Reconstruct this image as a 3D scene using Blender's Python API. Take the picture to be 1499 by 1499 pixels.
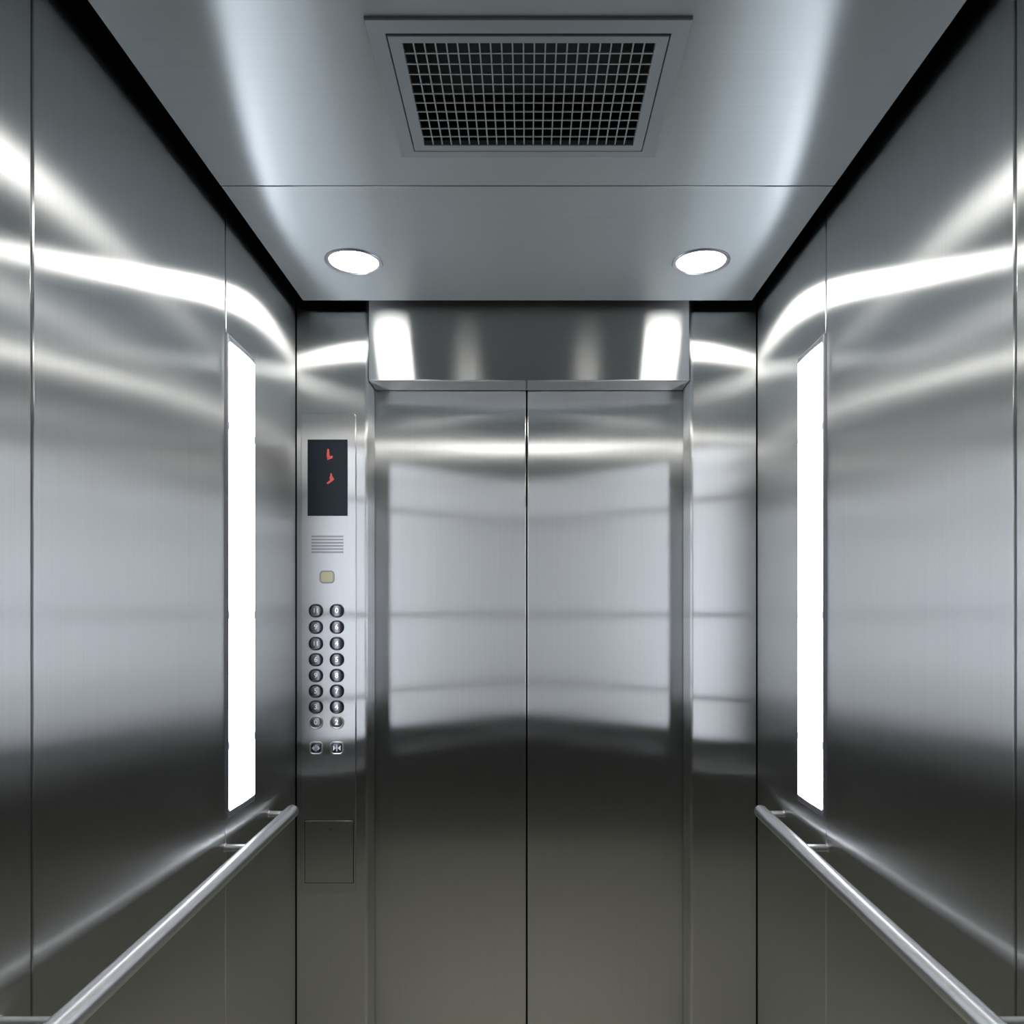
import bpy, bmesh, math
from mathutils import Vector, Matrix

# ------------------------------------------------------------------ scene, camera, world, exposure
for o in list(bpy.data.objects):
    bpy.data.objects.remove(o)
S = bpy.context.scene
COL = S.collection
EYE = 1.55                     # eye height above the cabin floor
F = 900.0                      # focal length in pixels of the 1499 px frame

cd = bpy.data.cameras.new('camera')
cd.sensor_fit = 'HORIZONTAL'
cd.sensor_width = 36.0
cd.lens = 36.0 * F / 1499.0
cd.shift_x = -22.5 / 1499.0
cd.shift_y = 149.5 / 1499.0
cd.clip_start = 0.01
cam = bpy.data.objects.new('camera', cd)
COL.objects.link(cam)
cam.location = (0, 0, EYE)
cam.rotation_euler = (math.pi / 2, 0, 0)
S.camera = cam

W = bpy.data.worlds.new('world')
S.world = W
W.use_nodes = True
W.node_tree.nodes['Background'].inputs[0].default_value = (0.0, 0.0, 0.0, 1)
W.node_tree.nodes['Background'].inputs[1].default_value = 0.0

S.view_settings.view_transform = 'Standard'
S.view_settings.look = 'None'
S.view_settings.gamma = 1.0
S.view_settings.exposure = 0.0

S.cycles.sample_clamp_indirect = 4.0
S.cycles.use_adaptive_sampling = False

STRIP_POWER = 10.0
DOWN_POWER = 46.0

# ------------------------------------------------------------------ measures (metres)
SW = 0.689      # side wall, half width
YF = 1.83       # plane of the front return panels
YD = 1.92       # plane of the door leaves
YR = -0.15      # rear wall
ZC = EYE + 0.918
CE = 0.657      # half width of the suspended ceiling
CY = 1.80       # front edge of the suspended ceiling
WT = ZC + 0.10  # top of the walls
OX0, OX1 = -0.476, 0.486       # door opening
OZ = EYE + 0.697               # soffit height


# ------------------------------------------------------------------ materials
def new_mat(name):
    m = bpy.data.materials.new(name)
    m.use_nodes = True
    nt = m.node_tree
    nt.nodes.clear()
    out = nt.nodes.new('ShaderNodeOutputMaterial')
    b = nt.nodes.new('ShaderNodeBsdfPrincipled')
    nt.links.new(b.outputs[0], out.inputs[0])
    return m, nt, b


def plain(name, col, rough=0.5, metal=0.0, emit=None, power=0.0):
    m, nt, b = new_mat(name)
    b.inputs['Base Color'].default_value = (*col, 1)
    b.inputs['Roughness'].default_value = rough
    b.inputs['Metallic'].default_value = metal
    if emit:
        b.inputs['Emission Color'].default_value = (*emit, 1)
        b.inputs['Emission Strength'].default_value = power
    return m


def math_node(nt, op, a, b=None, c=None):
    n = nt.nodes.new('ShaderNodeMath')
    n.operation = op
    for i, v in enumerate((a, b, c)):
        if v is None:
            continue
        if isinstance(v, (int, float)):
            n.inputs[i].default_value = v
        else:
            nt.links.new(v, n.inputs[i])
    return n.outputs[0]


def vmath(nt, op, a, b=None, scale=None):
    n = nt.nodes.new('ShaderNodeVectorMath')
    n.operation = op
    for i, v in enumerate((a, b)):
        if v is None:
            continue
        if isinstance(v, (tuple, list)):
            n.inputs[i].default_value = v
        else:
            nt.links.new(v, n.inputs[i])
    if scale is not None:
        if isinstance(scale, (int, float)):
            n.inputs['Scale'].default_value = scale
        else:
            nt.links.new(scale, n.inputs['Scale'])
    return n.outputs[0]


def brushed(name, spread, col=(0.66, 0.67, 0.67), fine=0.0175, wide=0.40, wave=0.0, seed=0.0, metal=1.0, pillow=0.0, flat=False):
    """Brushed stainless steel. `spread` is the horizontal direction across the grain, in which
    the fine grooves fan the reflections out; the grain itself runs at right angles to it."""
    m = bpy.data.materials.new(name)
    m.use_nodes = True
    nt = m.node_tree
    nt.nodes.clear()
    N = nt.nodes
    L = nt.links
    out = N.new('ShaderNodeOutputMaterial')
    gl = N.new('ShaderNodeBsdfAnisotropic')
    gl.distribution = 'MULTI_GGX'
    df = N.new('ShaderNodeBsdfDiffuse')
    mx = N.new('ShaderNodeMixShader')
    mx.inputs[0].default_value = metal
    L.new(df.outputs[0], mx.inputs[1])
    L.new(gl.outputs[0], mx.inputs[2])
    L.new(mx.outputs[0], out.inputs[0])
    geo = N.new('ShaderNodeNewGeometry')
    pos = geo.outputs['Position']
    # hairline grain: noise stretched along the grain
    ax = [abs(v) for v in spread]
    sc = [420.0 if a > 0.5 else 2.2 for a in ax]
    mp = N.new('ShaderNodeMapping')
    mp.inputs['Scale'].default_value = sc
    mp.inputs['Location'].default_value = (seed, seed * 1.7, seed * 0.6)
    L.new(pos, mp.inputs['Vector'])
    gr = N.new('ShaderNodeTexNoise')
    gr.inputs['Scale'].default_value = 1.0
    gr.inputs['Detail'].default_value = 3.0
    L.new(mp.outputs[0], gr.inputs['Vector'])
    # broad wipe marks and cloudiness
    cl = N.new('ShaderNodeTexNoise')
    cl.inputs['Scale'].default_value = 4.5
    cl.inputs['Detail'].default_value = 4.0
    L.new(pos, cl.inputs['Vector'])
    g = math_node(nt, 'MULTIPLY_ADD', gr.outputs[0], 0.12, 0.94)
    g = math_node(nt, 'MULTIPLY_ADD', cl.outputs[0], 0.03, math_node(nt, 'SUBTRACT', g, 0.015))
    cc = vmath(nt, 'SCALE', tuple(col), None, g)
    L.new(cc, gl.inputs['Color'])
    L.new(cc, df.inputs['Color'])
    gl.inputs['Roughness'].default_value = math.sqrt(math.sqrt(fine * wide))
    gl.inputs['Anisotropy'].default_value = math.sqrt(fine / wide) - 1.0
    tn = N.new('ShaderNodeCombineXYZ')
    for i in range(3):
        tn.inputs[i].default_value = spread[i]
    if abs(spread[2]) < 0.5 and not flat:
        # upright sheets: the grooves spread light horizontally, also round their folded edges
        L.new(vmath(nt, 'CROSS_PRODUCT', geo.outputs['Normal'], (0.0, 0.0, 1.0)), gl.inputs['Tangent'])
    else:
        L.new(tn.outputs[0], gl.inputs['Tangent'])
    nrm = geo.outputs['Normal']
    if wave:
        w1 = N.new('ShaderNodeTexNoise')
        w1.inputs['Scale'].default_value = 2.3
        w1.inputs['Detail'].default_value = 1.0
        L.new(pos, w1.inputs['Vector'])
        wv = vmath(nt, 'SUBTRACT', w1.outputs['Color'], (0.5, 0.5, 0.5))
        nrm = vmath(nt, 'ADD', nrm, vmath(nt, 'SCALE', wv, None, wave))
    if pillow:
        # normals tilted as if convex about eye height, added to shift the reflections
        sx = N.new('ShaderNodeSeparateXYZ')
        L.new(pos, sx.inputs[0])
        dz = math_node(nt, 'MULTIPLY', math_node(nt, 'MAXIMUM', math_node(nt, 'SUBTRACT', sx.outputs[2], EYE), math_node(nt, 'MULTIPLY', math_node(nt, 'SUBTRACT', sx.outputs[2], EYE), 0.35)), pillow)
        nrm = vmath(nt, 'ADD', nrm, vmath(nt, 'SCALE', (0, 0, 1), None, dz))
    nrm = vmath(nt, 'NORMALIZE', nrm)
    L.new(nrm, gl.inputs['Normal'])
    return m


M = {}
M['wall'] = brushed('brushed_steel_side', (0, 1, 0), wave=0.012, pillow=0.14, fine=0.020, wide=0.32)
M['front'] = brushed('brushed_steel_front', (1, 0, 0), seed=3.1, wave=0.01, pillow=0.085)
M['door'] = brushed('brushed_steel_door', (1, 0, 0), seed=7.7, wave=0.006, pillow=0.075)
M['rear'] = plain('charcoal_laminate', (0.035, 0.035, 0.036), 0.45)
M['header'] = brushed('brushed_steel_header', (0, 0, 1), seed=1.4)
M['jamb'] = brushed('brushed_steel_jamb', (0, 1, 0), seed=2.2)
M['soffit'] = brushed('brushed_steel_soffit', (0, 1, 0), seed=4.2, flat=True)
M['ceiling'] = brushed('satin_ceiling_panel', (0, 1, 0), col=(0.585, 0.635, 0.65), fine=0.034, wide=0.45, seed=9.0, metal=0.72, flat=True)
M['plate'] = brushed('brushed_steel_plate', (1, 0, 0), col=(0.62, 0.625, 0.63), fine=0.022, wide=0.32, seed=11.0, pillow=0.085)
M['chrome'] = plain('polished_steel', (0.66, 0.66, 0.66), 0.16, 1.0)
M['satin'] = plain('satin_steel', (0.68, 0.68, 0.67), 0.38, 1.0)
M['frame'] = plain('lamp_frame_metal', (0.58, 0.58, 0.64), 0.35, 1.0)
M['vent'] = plain('grey_vent_paint', (0.27, 0.295, 0.305), 0.45, 0.35)
M['mesh'] = plain('vent_grid_metal', (0.36, 0.38, 0.38), 0.4, 0.6)
M['cavity'] = plain('dark_duct', (0.012, 0.013, 0.013), 0.8)
M['black'] = plain('black_gap', (0.006, 0.006, 0.007), 0.9)
M['glass'] = plain('dark_display_glass', (0.012, 0.018, 0.026), 0.45)
M['glass'].node_tree.nodes['Principled BSDF'].inputs['Specular IOR Level'].default_value = 0.15
M['red'] = plain('red_led', (0.25, 0.04, 0.03), 0.5, 0, (1.0, 0.14, 0.10), 0.33)
M['cream'] = plain('cream_lens', (0.52, 0.50, 0.30), 0.4)
M['button'] = plain('dark_button_ring', (0.075, 0.075, 0.09), 0.3, 1.0)
M['cap'] = plain('button_cap_steel', (0.20, 0.205, 0.22), 0.3, 1.0)
M['mark'] = plain('engraved_mark', (0.80, 0.80, 0.82), 0.35, 0.6)
M['darkmark'] = plain('dark_engraved_mark', (0.10, 0.10, 0.11), 0.5, 0.3)
M['slot'] = plain('speaker_slot', (0.34, 0.34, 0.36), 0.6, 0.5)
M['strip'] = plain('strip_diffuser', (0.8, 0.8, 0.8), 0.5, 0, (0.88, 0.92, 1.0), STRIP_POWER)
M['joint'] = plain('strip_joint', (0.8, 0.8, 0.8), 0.5, 0, (0.88, 0.92, 1.0), STRIP_POWER * 0.18)
M['lamp'] = plain('downlight_lens', (0.8, 0.8, 0.8), 0.5, 0, (1.0, 0.975, 0.92), DOWN_POWER)


def stone(name):
    m, nt, b = new_mat(name)
    n = nt.nodes.new('ShaderNodeTexNoise')
    n.inputs['Scale'].default_value = 60
    n.inputs['Detail'].default_value = 6
    r = nt.nodes.new('ShaderNodeValToRGB')
    r.color_ramp.elements[0].color = (0.56, 0.53, 0.42, 1)
    r.color_ramp.elements[1].color = (0.80, 0.76, 0.63, 1)
    geo = nt.nodes.new('ShaderNodeNewGeometry')
    nt.links.new(geo.outputs['Position'], n.inputs['Vector'])
    nt.links.new(n.outputs[0], r.inputs[0])
    nt.links.new(r.outputs[0], b.inputs['Base Color'])
    b.inputs['Roughness'].default_value = 0.45
    return m


M['floor'] = stone('beige_granite')


# ------------------------------------------------------------------ mesh helpers
def box(bm, x0, x1, y0, y1, z0, z1, bev=0.0, seg=2):
    t = bmesh.new()
    r = bmesh.ops.create_cube(t, size=1.0)
    for v in r['verts']:
        v.co.x = x0 if v.co.x < 0 else x1
        v.co.y = y0 if v.co.y < 0 else y1
        v.co.z = z0 if v.co.z < 0 else z1
    if bev:
        bmesh.ops.bevel(t, geom=list(t.edges), offset=bev, segments=seg, profile=0.5, affect='EDGES', clamp_overlap=True)
    merge(bm, t)


def merge(bm, t, mat=None):
    me = bpy.data.meshes.new('tmp')
    t.to_mesh(me)
    t.free()
    if mat is not None:
        me.transform(mat)
    bm.from_mesh(me)
    bpy.data.meshes.remove(me)


def link(name, bm, mat, parent=None, smooth=False, loc=None):
    me = bpy.data.meshes.new(name)
    bmesh.ops.recalc_face_normals(bm, faces=list(bm.faces))
    if loc is not None:
        bmesh.ops.translate(bm, verts=list(bm.verts), vec=-Vector(loc))
    bm.to_mesh(me)
    bm.free()
    if smooth:
        me.set_sharp_from_angle(angle=math.radians(40))
        for p in me.polygons:
            p.use_smooth = p.area < 0.02      # the broad sheets stay truly flat, only their rolled edges are rounded
    me.materials.append(M[mat] if isinstance(mat, str) else mat)
    o = bpy.data.objects.new(name, me)
    COL.objects.link(o)
    if loc is not None:
        o.location = loc
    if parent:
        o.parent = parent
    return o


def empty(name, loc, label=None, cat=None, group=None, kind=None):
    o = bpy.data.objects.new(name, None)
    o.empty_display_size = 0.05
    o.location = loc
    COL.objects.link(o)
    return tag(o, label, cat, group, kind)


def tag(o, label=None, cat=None, group=None, kind=None):
    if label:
        o['label'] = label
    if cat:
        o['category'] = cat
    if group:
        o['group'] = group
    if kind:
        o['kind'] = kind
    return o


def part(name, bm, mat, root, smooth=False):
    """a mesh given in world coordinates, hung under root (whose transform is a pure shift)"""
    off = Vector((0, 0, 0))
    r = root
    while r:
        off += r.location
        r = r.parent
    bmesh.ops.translate(bm, verts=list(bm.verts), vec=-off)
    return link(name, bm, mat, root, smooth)


def cyl(bm, p0, p1, r, seg=32, r2=None, caps=True):
    p0 = Vector(p0)
    p1 = Vector(p1)
    d = p1 - p0
    t = bmesh.new()
    bmesh.ops.create_cone(t, cap_ends=caps, cap_tris=False, segments=seg, radius1=r, radius2=r if r2 is None else r2, depth=d.length)
    q = Vector((0, 0, 1)).rotation_difference(d.normalized())
    merge(bm, t, Matrix.Translation((p0 + p1) / 2) @ q.to_matrix().to_4x4())


def loft(bm, rings, cap0=True, cap1=True):
    """rings: lists of points (same length) joined into a skin"""
    vs = [[bm.verts.new(p) for p in r] for r in rings]
    n = len(vs[0])
    for a, b in zip(vs[:-1], vs[1:]):
        for i in range(n):
            bm.faces.new((a[i], a[(i + 1) % n], b[(i + 1) % n], b[i]))
    if cap0:
        bm.faces.new(list(reversed(vs[0])))
    if cap1:
        bm.faces.new(vs[-1])


def rrect(w, h, r, n=6, power=None):
    """rounded rectangle outline in (u, v)"""
    pts = []
    for cx, cy, a0 in ((w / 2 - r, h / 2 - r, 0), (-w / 2 + r, h / 2 - r, 90), (-w / 2 + r, -h / 2 + r, 180), (w / 2 - r, -h / 2 + r, 270)):
        for k in range(n + 1):
            a = math.radians(a0 + 90.0 * k / n)
            pts.append((cx + r * math.cos(a), cy + r * math.sin(a)))
    return pts


def front_ring(cx, cz, y, w, h, r, n=6):
    return [(cx + u, y, cz + v) for u, v in rrect(w, h, r, n)]


# ------------------------------------------------------------------ the setting
bm = bmesh.new()
box(bm, -0.75, 0.75, YR - 0.05, 2.02, -0.04, 0.0)
tag(link('floor', bm, 'floor'), 'beige granite lift floor, seen only as a warm reflection low in the steel', 'floor', kind='structure')

for side, sx, seams in (('left', -1, (YR + 0.012, 0.8555, 1.4030, 1.828)), ('right', 1, (YR + 0.012, 0.8615, 1.4065, 1.828))):
    w = SW if sx < 0 else 0.6835
    root = empty('wall_' + side, (sx * w, 1.0, 0), 'brushed steel wall on the %s with a lit strip and a handrail' % side, 'wall', kind='structure')
    for i in range(3):
        bm = bmesh.new()
        box(bm, min(sx * w, sx * (w + 0.02)), max(sx * w, sx * (w + 0.02)), seams[i] + 0.0012, seams[i + 1] - 0.0012, 0.002, WT, 0.0026, 3)
        part('wall_panel', bm, 'wall', root, True)
    bm = bmesh.new()
    box(bm, min(sx * (w + 0.018), sx * (w + 0.05)), max(sx * (w + 0.018), sx * (w + 0.05)), YR, 1.95, 0.0, WT)
    part('backing', bm, 'black', root)

bm = bmesh.new()
box(bm, -0.76, 0.76, YR - 0.03, YR, 0.002, WT)
tag(link('wall_rear', bm, 'rear'), 'charcoal laminate rear wall behind the viewer', 'wall', kind='structure')

# front wall: two return panels beside the opening
root = empty('wall_front', (0, YF, 0), 'brushed steel front wall of return panels around the lift doors', 'wall', kind='structure')
for x0, x1, inner in ((-SW + 0.003, OX0, 1), (OX1, 0.6835 - 0.003, -1)):
    # plan outline with a rounded corner towards the doors, extruded upwards
    rad = 0.009
    xi = x1 if inner > 0 else x0
    xo = x0 if inner > 0 else x1
    pts = [(xo, YF), (xo, YD - 0.004)]
    pts += [(xi, YD - 0.004)]
    for k in range(9):
        a = math.radians(90.0 * k / 8)
        pts.append((xi - inner * rad + inner * rad * math.cos(a), YF + rad - rad * math.sin(a)))
    bm = bmesh.new()
    loft(bm, [[(p[0], p[1], 0.002) for p in pts], [(p[0], p[1], WT - 0.06) for p in pts]])
    o = part('return_panel', bm, 'front', root, True)

root = empty('trim_1', (0, YF, OZ), 'brushed steel header panel above the lift doors', 'trim', kind='structure')
bm = bmesh.new()
box(bm, OX0 + 0.003, OX1 - 0.003, YF + 0.002, YF + 0.014, OZ, WT - 0.06, 0.0015, 2)
part('header_panel', bm, 'header', root, True)
bm = bmesh.new()
box(bm, OX0 + 0.003, OX1 - 0.003, YF + 0.0145, YD - 0.003, OZ + 0.0008, OZ + 0.014, 0.0008, 1)
part('soffit', bm, 'soffit', root)

# door leaves
for n, x0, x1, lab in (('door_1', -0.53, -0.0045, 'left'), ('door_2', 0.0005, 0.54, 'right')):
    bm = bmesh.new()
    box(bm, x0, x1, YD, YD + 0.03, 0.003, OZ + 0.06, 0.0025, 3)
    tag(link(n, bm, 'door', smooth=True), '%s brushed steel leaf of the closed lift doors' % lab, 'door', kind='structure')
bm = bmesh.new()
box(bm, -0.72, 0.72, YD + 0.034, YD + 0.07, 0.0, WT)
tag(link('trim_2', bm, 'black'), 'dark shaft side behind the gap of the doors', 'trim', kind='structure')

# suspended ceiling, two panels, the rear one cut out for the vent
root = empty('ceiling', (0, 1.0, ZC), 'grey satin metal suspended ceiling of two panels with a dark gap around', 'ceiling', kind='structure')
VX0, VX1, VY0, VY1 = -0.2515, 0.2545, 0.944, 1.2295      # outer flange of the vent
T = 0.018
bm = bmesh.new()
box(bm, -CE, CE, 1.3195, CY, ZC, ZC + T, 0.0012, 2)
part('ceiling_panel', bm, 'ceiling', root, True)
bm = bmesh.new()
h = 0.02
xs = (-CE, VX0 + h, VX1 - h, CE)
ys = (YR + 0.02, VY0 + h, VY1 - h, 1.3165)
for i in range(3):
    for j in range(3):
        if i == 1 and j == 1:
            continue
        for z, up in ((ZC, 0), (ZC + T, 1)):
            q = [bm.verts.new(p) for p in ((xs[i], ys[j], z), (xs[i + 1], ys[j], z), (xs[i + 1], ys[j + 1], z), (xs[i], ys[j + 1], z))]
            bm.faces.new(q)
for (xa, ya, xb, yb) in ((xs[0], ys[0], xs[3], ys[0]), (xs[3], ys[0], xs[3], ys[3]), (xs[3], ys[3], xs[0], ys[3]), (xs[0], ys[3], xs[0], ys[0]),
                         (xs[1], ys[1], xs[2], ys[1]), (xs[2], ys[1], xs[2], ys[2]), (xs[2], ys[2], xs[1], ys[2]), (xs[1], ys[2], xs[1], ys[1])):
    # edge strips, following the grid so that everything welds
    px = [xa] + [x for x in (xs if xb > xa else xs[::-1]) if min(xa, xb) < x < max(xa, xb)] + [xb] if xa != xb else None
    py = [ya] + [y for y in (ys if yb > ya else ys[::-1]) if min(ya, yb) < y < max(ya, yb)] + [yb] if ya != yb else None
    seq = [(x, ya) for x in px] if px else [(xa, y) for y in py]
    for (a, b2), (c, d) in zip(seq[:-1], seq[1:]):
        bm.faces.new([bm.verts.new(p) for p in ((a, b2, ZC), (c, d, ZC), (c, d, ZC + T), (a, b2, ZC + T))])
bmesh.ops.remove_doubles(bm, verts=list(bm.verts), dist=1e-5)
part('ceiling_panel', bm, 'ceiling', root)
# dark lid of the cabin over the gap
bm = bmesh.new()
box(bm, -0.76, 0.76, YR - 0.03, YD + 0.07, WT + 0.001, WT + 0.02)
part('roof_deck', bm, 'black', root)

# ------------------------------------------------------------------ ceiling vent
root = empty('ceiling_vent', (0, 1.09, ZC), 'rectangular grey ceiling vent with a square metal grid over a dark duct', 'vent')


def frame_rings(bm, x0, x1, y0, y1, ix0, ix1, iy0, iy1, z0, z1, bev):
    """a flat frame, outer rect to inner rect, hanging from z1 down to z0, outer edge bevelled"""
    def R(a, b, c, d, z):
        return [(a, c, z), (b, c, z), (b, d, z), (a, d, z)]
    rings = [R(x0, x1, y0, y1, z1), R(x0, x1, y0, y1, z0 + bev), R(x0 + bev, x1 - bev, y0 + bev, y1 - bev, z0),
             R(ix0 - bev, ix1 + bev, iy0 - bev, iy1 + bev, z0), R(ix0, ix1, iy0, iy1, z0 + bev), R(ix0, ix1, iy0, iy1, z1)]
    rings.append(rings[0])
    loft(bm, rings, False, False)
    bmesh.ops.remove_doubles(bm, verts=list(bm.verts), dist=1e-6)


bm = bmesh.new()
frame_rings(bm, VX0, VX1, VY0, VY1, -0.2235, 0.2265, 0.968, 1.2130, ZC - 0.005, ZC - 0.0002, 0.0012)
part('outer_flange', bm, 'vent', root)
bm = bmesh.new()
frame_rings(bm, -0.2215, 0.2245, 0.970, 1.2110, -0.2005, 0.2055, 0.983, 1.1965, ZC - 0.006, ZC + 0.004, 0.001)
gf = part('grid_frame', bm, 'vent', root)
bm = bmesh.new()
gx0, gx1, gy0, gy1 = -0.2005, 0.2055, 0.983, 1.1965
NX, NY = 23, 11
for i in range(1, NX):
    x = gx0 + (gx1 - gx0) * i / NX
    box(bm, x - 0.00115, x + 0.00115, gy0, gy1, ZC - 0.0045, ZC - 0.002)
for j in range(1, NY):
    y = gy0 + (gy1 - gy0) * j / NY
    box(bm, gx0, gx1, y - 0.0011, y + 0.0011, ZC - 0.0045 + 0.0004, ZC - 0.0018)
part('grid', bm, 'mesh', root)
bm = bmesh.new()
box(bm, -0.2285, 0.2315, 0.966, 1.2075, ZC + 0.0045, ZC + 0.075)
bm.faces.ensure_lookup_table()
bmesh.ops.delete(bm, geom=[f for f in bm.faces if f.calc_center_median().z < ZC + 0.005], context='FACES')
part('duct', bm, 'cavity', root)


# ------------------------------------------------------------------ downlights
def downlight(x, y, label):
    root = empty('downlight', (x, y, ZC), label, 'downlight', 'downlights in the ceiling')
    n = 56

    def el(a, b, z):
        return [(a * math.cos(2 * math.pi * k / n), b * math.sin(2 * math.pi * k / n), z) for k in range(n)]
    A, B = 0.0745, 0.0600
    bm = bmesh.new()
    rings = [el(A, B, -0.0002), el(A, B, -0.002), el(A - 0.0015, B - 0.0015, -0.0042), el(A - 0.006, B - 0.0055, -0.0048),
             el(A - 0.012, B - 0.0095, -0.0022), el(A - 0.013, B - 0.0105, -0.0002)]
    rings.append(rings[0])
    loft(bm, rings, False, False)
    bmesh.ops.remove_doubles(bm, verts=list(bm.verts), dist=1e-6)
    link('trim_ring', bm, 'frame', root, True)
    bm = bmesh.new()
    loft(bm, [el(A - 0.0132, B - 0.0107, -0.0004), el(A - 0.0132, B - 0.0107, -0.0016), el(A - 0.019, B - 0.016, -0.0030), el(A * 0.45, B * 0.45, -0.0044)])
    link('lens', bm, 'lamp', root, True)
    return root


downlight(-0.452, 1.601, 'bright round downlight in the ceiling above the control panel, left of the pair')
downlight(0.452, 1.601, 'bright round downlight in the ceiling near the right wall, right of the pair')
downlight(-0.27, 0.82, 'downlight overhead near the left wall, showing only as glare on the steel')
downlight(0.27, 0.82, 'downlight overhead near the right wall, showing only as glare on the steel')


# ------------------------------------------------------------------ vertical strip lights
def strip_light(sx, w, y0, y1, label):
    z0, z1 = EYE - 0.466, EYE + 0.640
    root = empty('wall_light', (sx * w, (y0 + y1) / 2, z0), label, 'wall light', 'strip lights on the side walls')
    p = 0.0085
    # frame: near side bar, slim far side bar, top and bottom bars
    bm = bmesh.new()

    def fr(p_, ya, yb, za, zb):
        return [(sx * (w - p_), ya, za), (sx * (w - p_), yb, za), (sx * (w - p_), yb, zb), (sx * (w - p_), ya, zb)]
    rings = [fr(0.0002, y0, y1, z0, z1), fr(p - 0.002, y0, y1, z0, z1), fr(p, y0 + 0.0015, y1 - 0.0008, z0 + 0.003, z1 - 0.003),
             fr(p - 0.001, y0 + 0.010, y1 - 0.002, z0 + 0.015, z1 - 0.015), fr(0.003, y0 + 0.011, y1 - 0.003, z0 + 0.017, z1 - 0.017),
             fr(0.0002, y0 + 0.011, y1 - 0.003, z0 + 0.017, z1 - 0.017)]
    rings.append(rings[0])
    loft(bm, rings, False, False)
    bmesh.ops.remove_doubles(bm, verts=list(bm.verts), dist=1e-6)
    part('frame', bm, 'frame', root)
    # diffuser: gently domed, in four lengths with thin joints
    js = [z0 + 0.0175, EYE - 0.302, EYE - 0.002, EYE + 0.432, z1 - 0.0175]
    ya, yb = y0 + 0.0112, y1 - 0.0032

    def dome(bm, za, zb, q):
        prof = []
        for k in range(9):
            t = k / 8.0
            prof.append((q - 0.003 * (2 * t - 1) ** 2, ya + (yb - ya) * t))
        a = [(sx * (w - 0.0005), ya, za)] + [(sx * (w - d), y, za) for d, y in prof] + [(sx * (w - 0.0005), yb, za)]
        b = [(x, y, zb) for x, y, _ in a]
        loft(bm, [a, b])
    for k in range(4):
        bm = bmesh.new()
        dome(bm, js[k] + (0.0085 if k else 0), js[k + 1] - (0.0085 if k < 3 else 0), 0.0128)
        part('diffuser', bm, 'strip', root, True)
    for k in (1, 2, 3):
        bm = bmesh.new()
        dome(bm, js[k] - 0.0084, js[k] + 0.0084, 0.0128)
        part('diffuser_joint', bm, 'joint', root, True)
    return root


strip_light(-1, SW, 1.398, 1.535, 'tall glowing white strip light on the left wall beside the control panel')
strip_light(1, 0.6835, 1.4015, 1.535, 'tall glowing white strip light on the right wall')


# ------------------------------------------------------------------ handrails
def handrail(sx, w, label):
    zr = EYE - 0.533
    root = empty('handrail', (sx * w, 1.0, zr), label, 'handrail', 'handrails on the side walls')
    xa, ya = w - 0.053, 1.668      # far end
    xb, yb = w - 0.086, 0.79       # at the near bracket
    xc, yc = w - 0.086, -0.05      # goes on behind the viewer

    def xr(y):
        return xa + (xb - xa) * (ya - y) / (ya - yb) if y > yb else xb
    r = 0.0178
    # tube with a rounded far end
    path = [(xa, ya + 0.0), (xa, ya - 0.004), (xr(ya - 0.010), ya - 0.010)]
    for k in range(1, 20):
        y = ya - 0.010 - (ya - 0.010 - yb) * k / 19.0
        path.append((xr(y), y))
    path += [(xc, 0.4), (xc, yc)]
    radii = [r * 0.80, r * 0.95, r] + [r] * (len(path) - 3)
    n = 40
    bm = bmesh.new()
    rings = []
    for (x, y), rr in zip(path, radii):
        rings.append([(sx * (x + rr * math.cos(2 * math.pi * k / n)), y, zr + rr * math.sin(2 * math.pi * k / n)) for k in range(n)])
    loft(bm, rings)
    part('rail', bm, M['railsteel'], root, True)
    for y in (1.640, 1.4015, 0.800):
        bm = bmesh.new()
        cyl(bm, (sx * (w - 0.0003), y, zr), (sx * (xr(y) + r * 0.80), y, zr), 0.0082, 24)
        cyl(bm, (sx * (w - 0.0002), y, zr), (sx * (w - 0.003), y, zr), 0.0098, 24, 0.0090)
        part('bracket', bm, 'satin', root, True)
    return root


M['railsteel'] = plain('rail_steel', (0.84, 0.84, 0.85), 0.33, 1.0)
handrail(-1, SW, 'round steel handrail along the left wall below the strip light')
handrail(1, 0.6835, 'round steel handrail along the right wall below the strip light')

# ------------------------------------------------------------------ control panel on the left return
PX = YF / F       # metres per photo pixel on the return plane


def cx(px):
    return (px - 772) * PX


def cz(py):
    return EYE - (py - 899) * PX


PT = 0.004
YP = YF - PT
root = empty('control_panel', (cx(481), YF, cz(1300)), 'tall steel lift control panel with display, speaker and buttons, on the left front wall', 'control panel')
x0, x1, z0, z1 = cx(441), cx(521.5), cz(1306), cz(605)
bm = bmesh.new()
w_, h_ = x1 - x0, z1 - z0
mx, mz = (x0 + x1) / 2, (z0 + z1) / 2
loft(bm, [front_ring(mx, mz, YF - 0.0001, w_, h_, 0.010), front_ring(mx, mz, YF - PT + 0.0022, w_, h_, 0.010), front_ring(mx, mz, YP, w_ - 0.0044, h_ - 0.0044, 0.009)])
part('face_plate', bm, 'plate', root)

# display
bm = bmesh.new()
box(bm, cx(451), cx(509.5), YP - 0.0012, YP - 0.0001, cz(755.5), cz(644), 0.0006, 1)
disp = part('display', bm, 'glass', root)


def flat_shape(polys, y0, y1):
    bm = bmesh.new()
    for poly in polys:
        pts = [(cx(a), cz(b)) for a, b in poly]
        loft(bm, [[(p[0], y0, p[1]) for p in pts], [(p[0], y1, p[1]) for p in pts]])
    return bm


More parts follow.
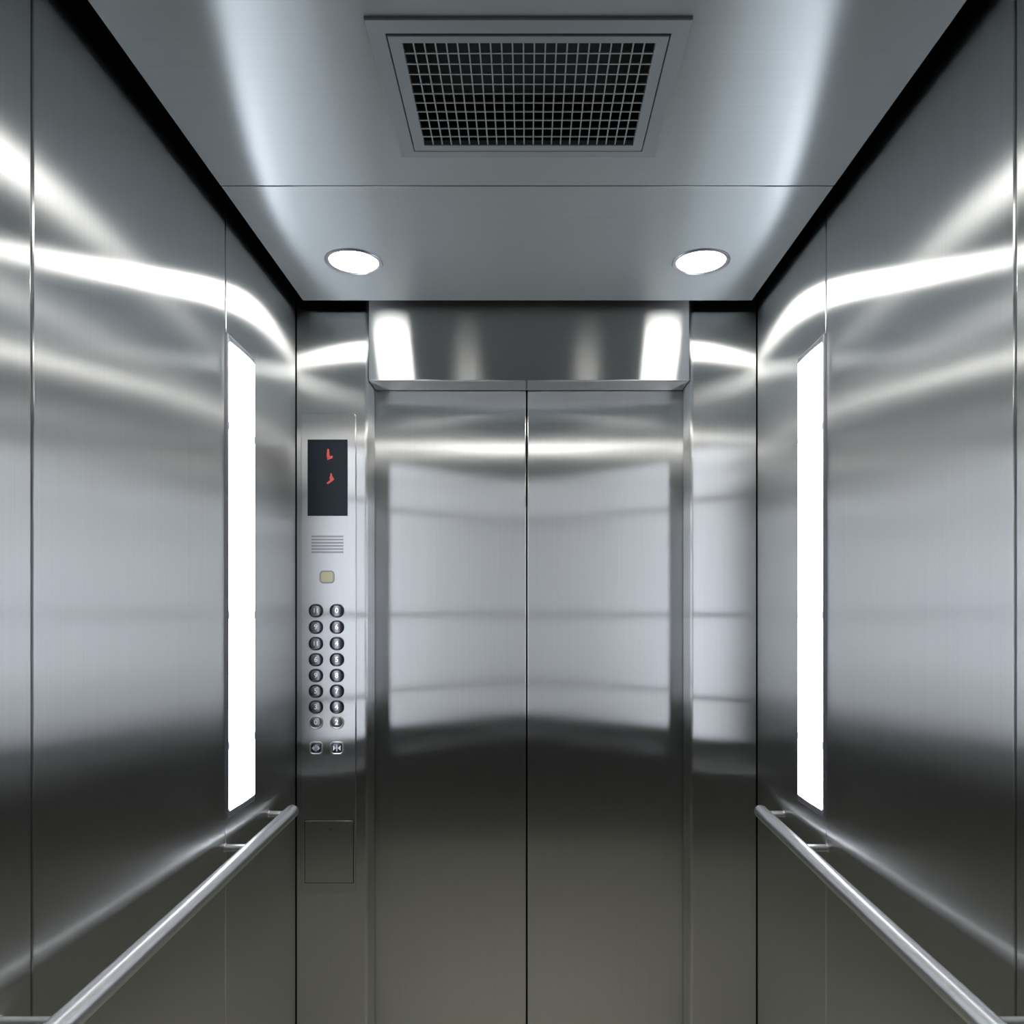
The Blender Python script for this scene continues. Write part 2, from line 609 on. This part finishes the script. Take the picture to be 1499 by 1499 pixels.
# the red L and the small hooked arrow
bm = flat_shape([[(480.2, 657.5), (482.6, 658.5), (483.2, 669), (480.4, 674), (479.0, 668)],
                 [(479.6, 668.6), (487.8, 667.8), (487.6, 671.2), (480.0, 674.2)]], YP - 0.0012, YP - 0.0016)
part('floor_sign', bm, 'red', disp)
bm = flat_shape([[(485.0, 693.0), (486.6, 694.0), (488.0, 702.0), (485.2, 706.2), (483.4, 700.5)],
                 [(478.6, 707.8), (484.2, 703.2), (485.4, 706.2), (481.0, 709.2)],
                 [(487.0, 697.0), (490.2, 702.2), (485.4, 706.6), (487.6, 702.6)]], YP - 0.0012, YP - 0.0016)
part('direction_sign', bm, 'red', disp)

# speaker grille: six pressed slots
bm = bmesh.new()
for k in range(6):
    y = 785.5 + k * 4.6
    box(bm, cx(456.5), cx(503.5), YP - 0.0007, YP - 0.0001, cz(y + 1.25), cz(y - 1.25), 0.0003, 1)
part('speaker_grille', bm, 'slot', root)

# cream lamp
bm = bmesh.new()
c0, c1 = cx(479.3), cz(844.7)
a = front_ring(c0, c1, YP - 0.0001, 0.0450, 0.0390, 0.012)
b_ = front_ring(c0, c1, YP - 0.0020, 0.0430, 0.0370, 0.011)
c_ = front_ring(c0, c1, YP - 0.0020, 0.0365, 0.0310, 0.008)
d_ = front_ring(c0, c1, YP - 0.0001, 0.0360, 0.0305, 0.008)
loft(bm, [a, b_, c_, d_, a], False, False)
bmesh.ops.remove_doubles(bm, verts=list(bm.verts), dist=1e-7)
il = part('indicator_lamp', bm, M['slot'], root)
bm = bmesh.new()
loft(bm, [front_ring(c0, c1, YP - 0.0002, 0.0358, 0.0303, 0.0078), front_ring(c0, c1, YP - 0.0014, 0.0355, 0.0300, 0.0078)])
part('lens', bm, 'cream', il)

# buttons
def glyph(txt, size, px, py, bold=0.0004):
    cu = bpy.data.curves.new('mark', 'FONT')
    cu.body = txt
    cu.size = size
    cu.align_x = 'CENTER'
    cu.align_y = 'CENTER'
    cu.extrude = 0.0003
    cu.offset = bold
    cu.resolution_u = 3
    ob = bpy.data.objects.new('mark', cu)
    me = bpy.data.meshes.new_from_object(ob)
    bpy.data.objects.remove(ob)
    bpy.data.curves.remove(cu)
    me.transform(Matrix.Translation((cx(px), 0, cz(py))) @ Matrix.Rotation(math.pi / 2, 4, 'X'))
    bm = bmesh.new()
    bm.from_mesh(me)
    bpy.data.meshes.remove(me)
    return bm


rows = [894.0, 918.0, 942.0, 965.5, 988.7, 1011.5, 1034.5, 1057.0]
marks = [('11', '0'), ('9', '6'), ('11', '4'), ('6', '5'), ('9', '8'), ('5', '7'), ('3', '4'), ('0', '2')]


def button(px, py, txt, square=False):
    c0, c1 = cx(px), cz(py)
    w, h, r = (0.0405, 0.0395, 0.012) if square else (0.0430, 0.0405, 0.0185)
    bm = bmesh.new()
    rr = [front_ring(c0, c1, YP - 0.0001, w, h, r), front_ring(c0, c1, YP - 0.0022, w - 0.001, h - 0.001, r - 0.0004),
          front_ring(c0, c1, YP - 0.0034, w - 0.005, h - 0.005, r - 0.0024), front_ring(c0, c1, YP - 0.0022, w - 0.0105, h - 0.0105, r - 0.0050),
          front_ring(c0, c1, YP - 0.0001, w - 0.011, h - 0.011, r - 0.0052)]
    rr.append(rr[0])
    loft(bm, rr, False, False)
    bmesh.ops.remove_doubles(bm, verts=list(bm.verts), dist=1e-7)
    b = part('button', bm, 'satin' if square or py > 1050 else 'button', root, True)  # bottom-row rings lighter: their bright reflection is put into the material colour
    bm = bmesh.new()
    loft(bm, [front_ring(c0, c1, YP - 0.0002, w - 0.0114, h - 0.0114, r - 0.0053), front_ring(c0, c1, YP - 0.0014, w - 0.0118, h - 0.0118, r - 0.0055),
              front_ring(c0, c1, YP - 0.0020, w - 0.0150, h - 0.0150, r - 0.0072)])
    part('cap', bm, 'button' if square else 'cap', b, True)
    if txt:
        bm = glyph(txt, 0.0215 if len(txt) == 1 else 0.018, px, py)
        bmesh.ops.translate(bm, verts=list(bm.verts), vec=(0, YP - 0.0022, 0))
        part('mark', bm, 'mark', b)
    return b


for py, (a, b) in zip(rows, marks):
    button(463.2, py, a)
    button(493.8, py, b)
for px, s in ((463.6, 1), (494.0, -1)):
    b = button(px, 1094.5, None, True)
    bm = bmesh.new()
    for k in (-1, 1):       # door arrows: pointing apart on the left button, together on the right
        tip = px + k * (6.2 if s > 0 else 1.4)
        bas = px + k * (2.0 if s > 0 else 5.6)
        f_ = flat_shape([[(tip, 1094.5), (bas, 1090.4), (bas, 1098.6)]], YP - 0.0019, YP - 0.0026)
        merge(bm, f_)
    g_ = flat_shape([[(px - 0.6, 1089.5), (px + 0.6, 1089.5), (px + 0.6, 1099.5), (px - 0.6, 1099.5)]], YP - 0.0019, YP - 0.0026)
    merge(bm, g_)
    part('mark', bm, 'mark', b)

# service flap with key lock
fx0, fx1, fz0, fz1 = cx(447.5), cx(517.5), cz(1291), cz(1200.5)
bm = bmesh.new()
box(bm, fx0 - 0.0018, fx1 + 0.0018, YP - 0.0003, YP - 0.0001, fz0 - 0.0018, fz1 + 0.0018)
cov = part('service_flap', bm, 'black', root)
bm = bmesh.new()
box(bm, fx0, fx1, YP - 0.0022, YP - 0.0004, fz0, fz1, 0.0010, 2)
part('flap_plate', bm, 'plate', cov)
bm = bmesh.new()
cyl(bm, (cx(484.5), YP - 0.0020, cz(1213)), (cx(484.5), YP - 0.0032, cz(1213)), 0.0058, 24)
lk = part('lock', bm, 'darkmark', cov, True)
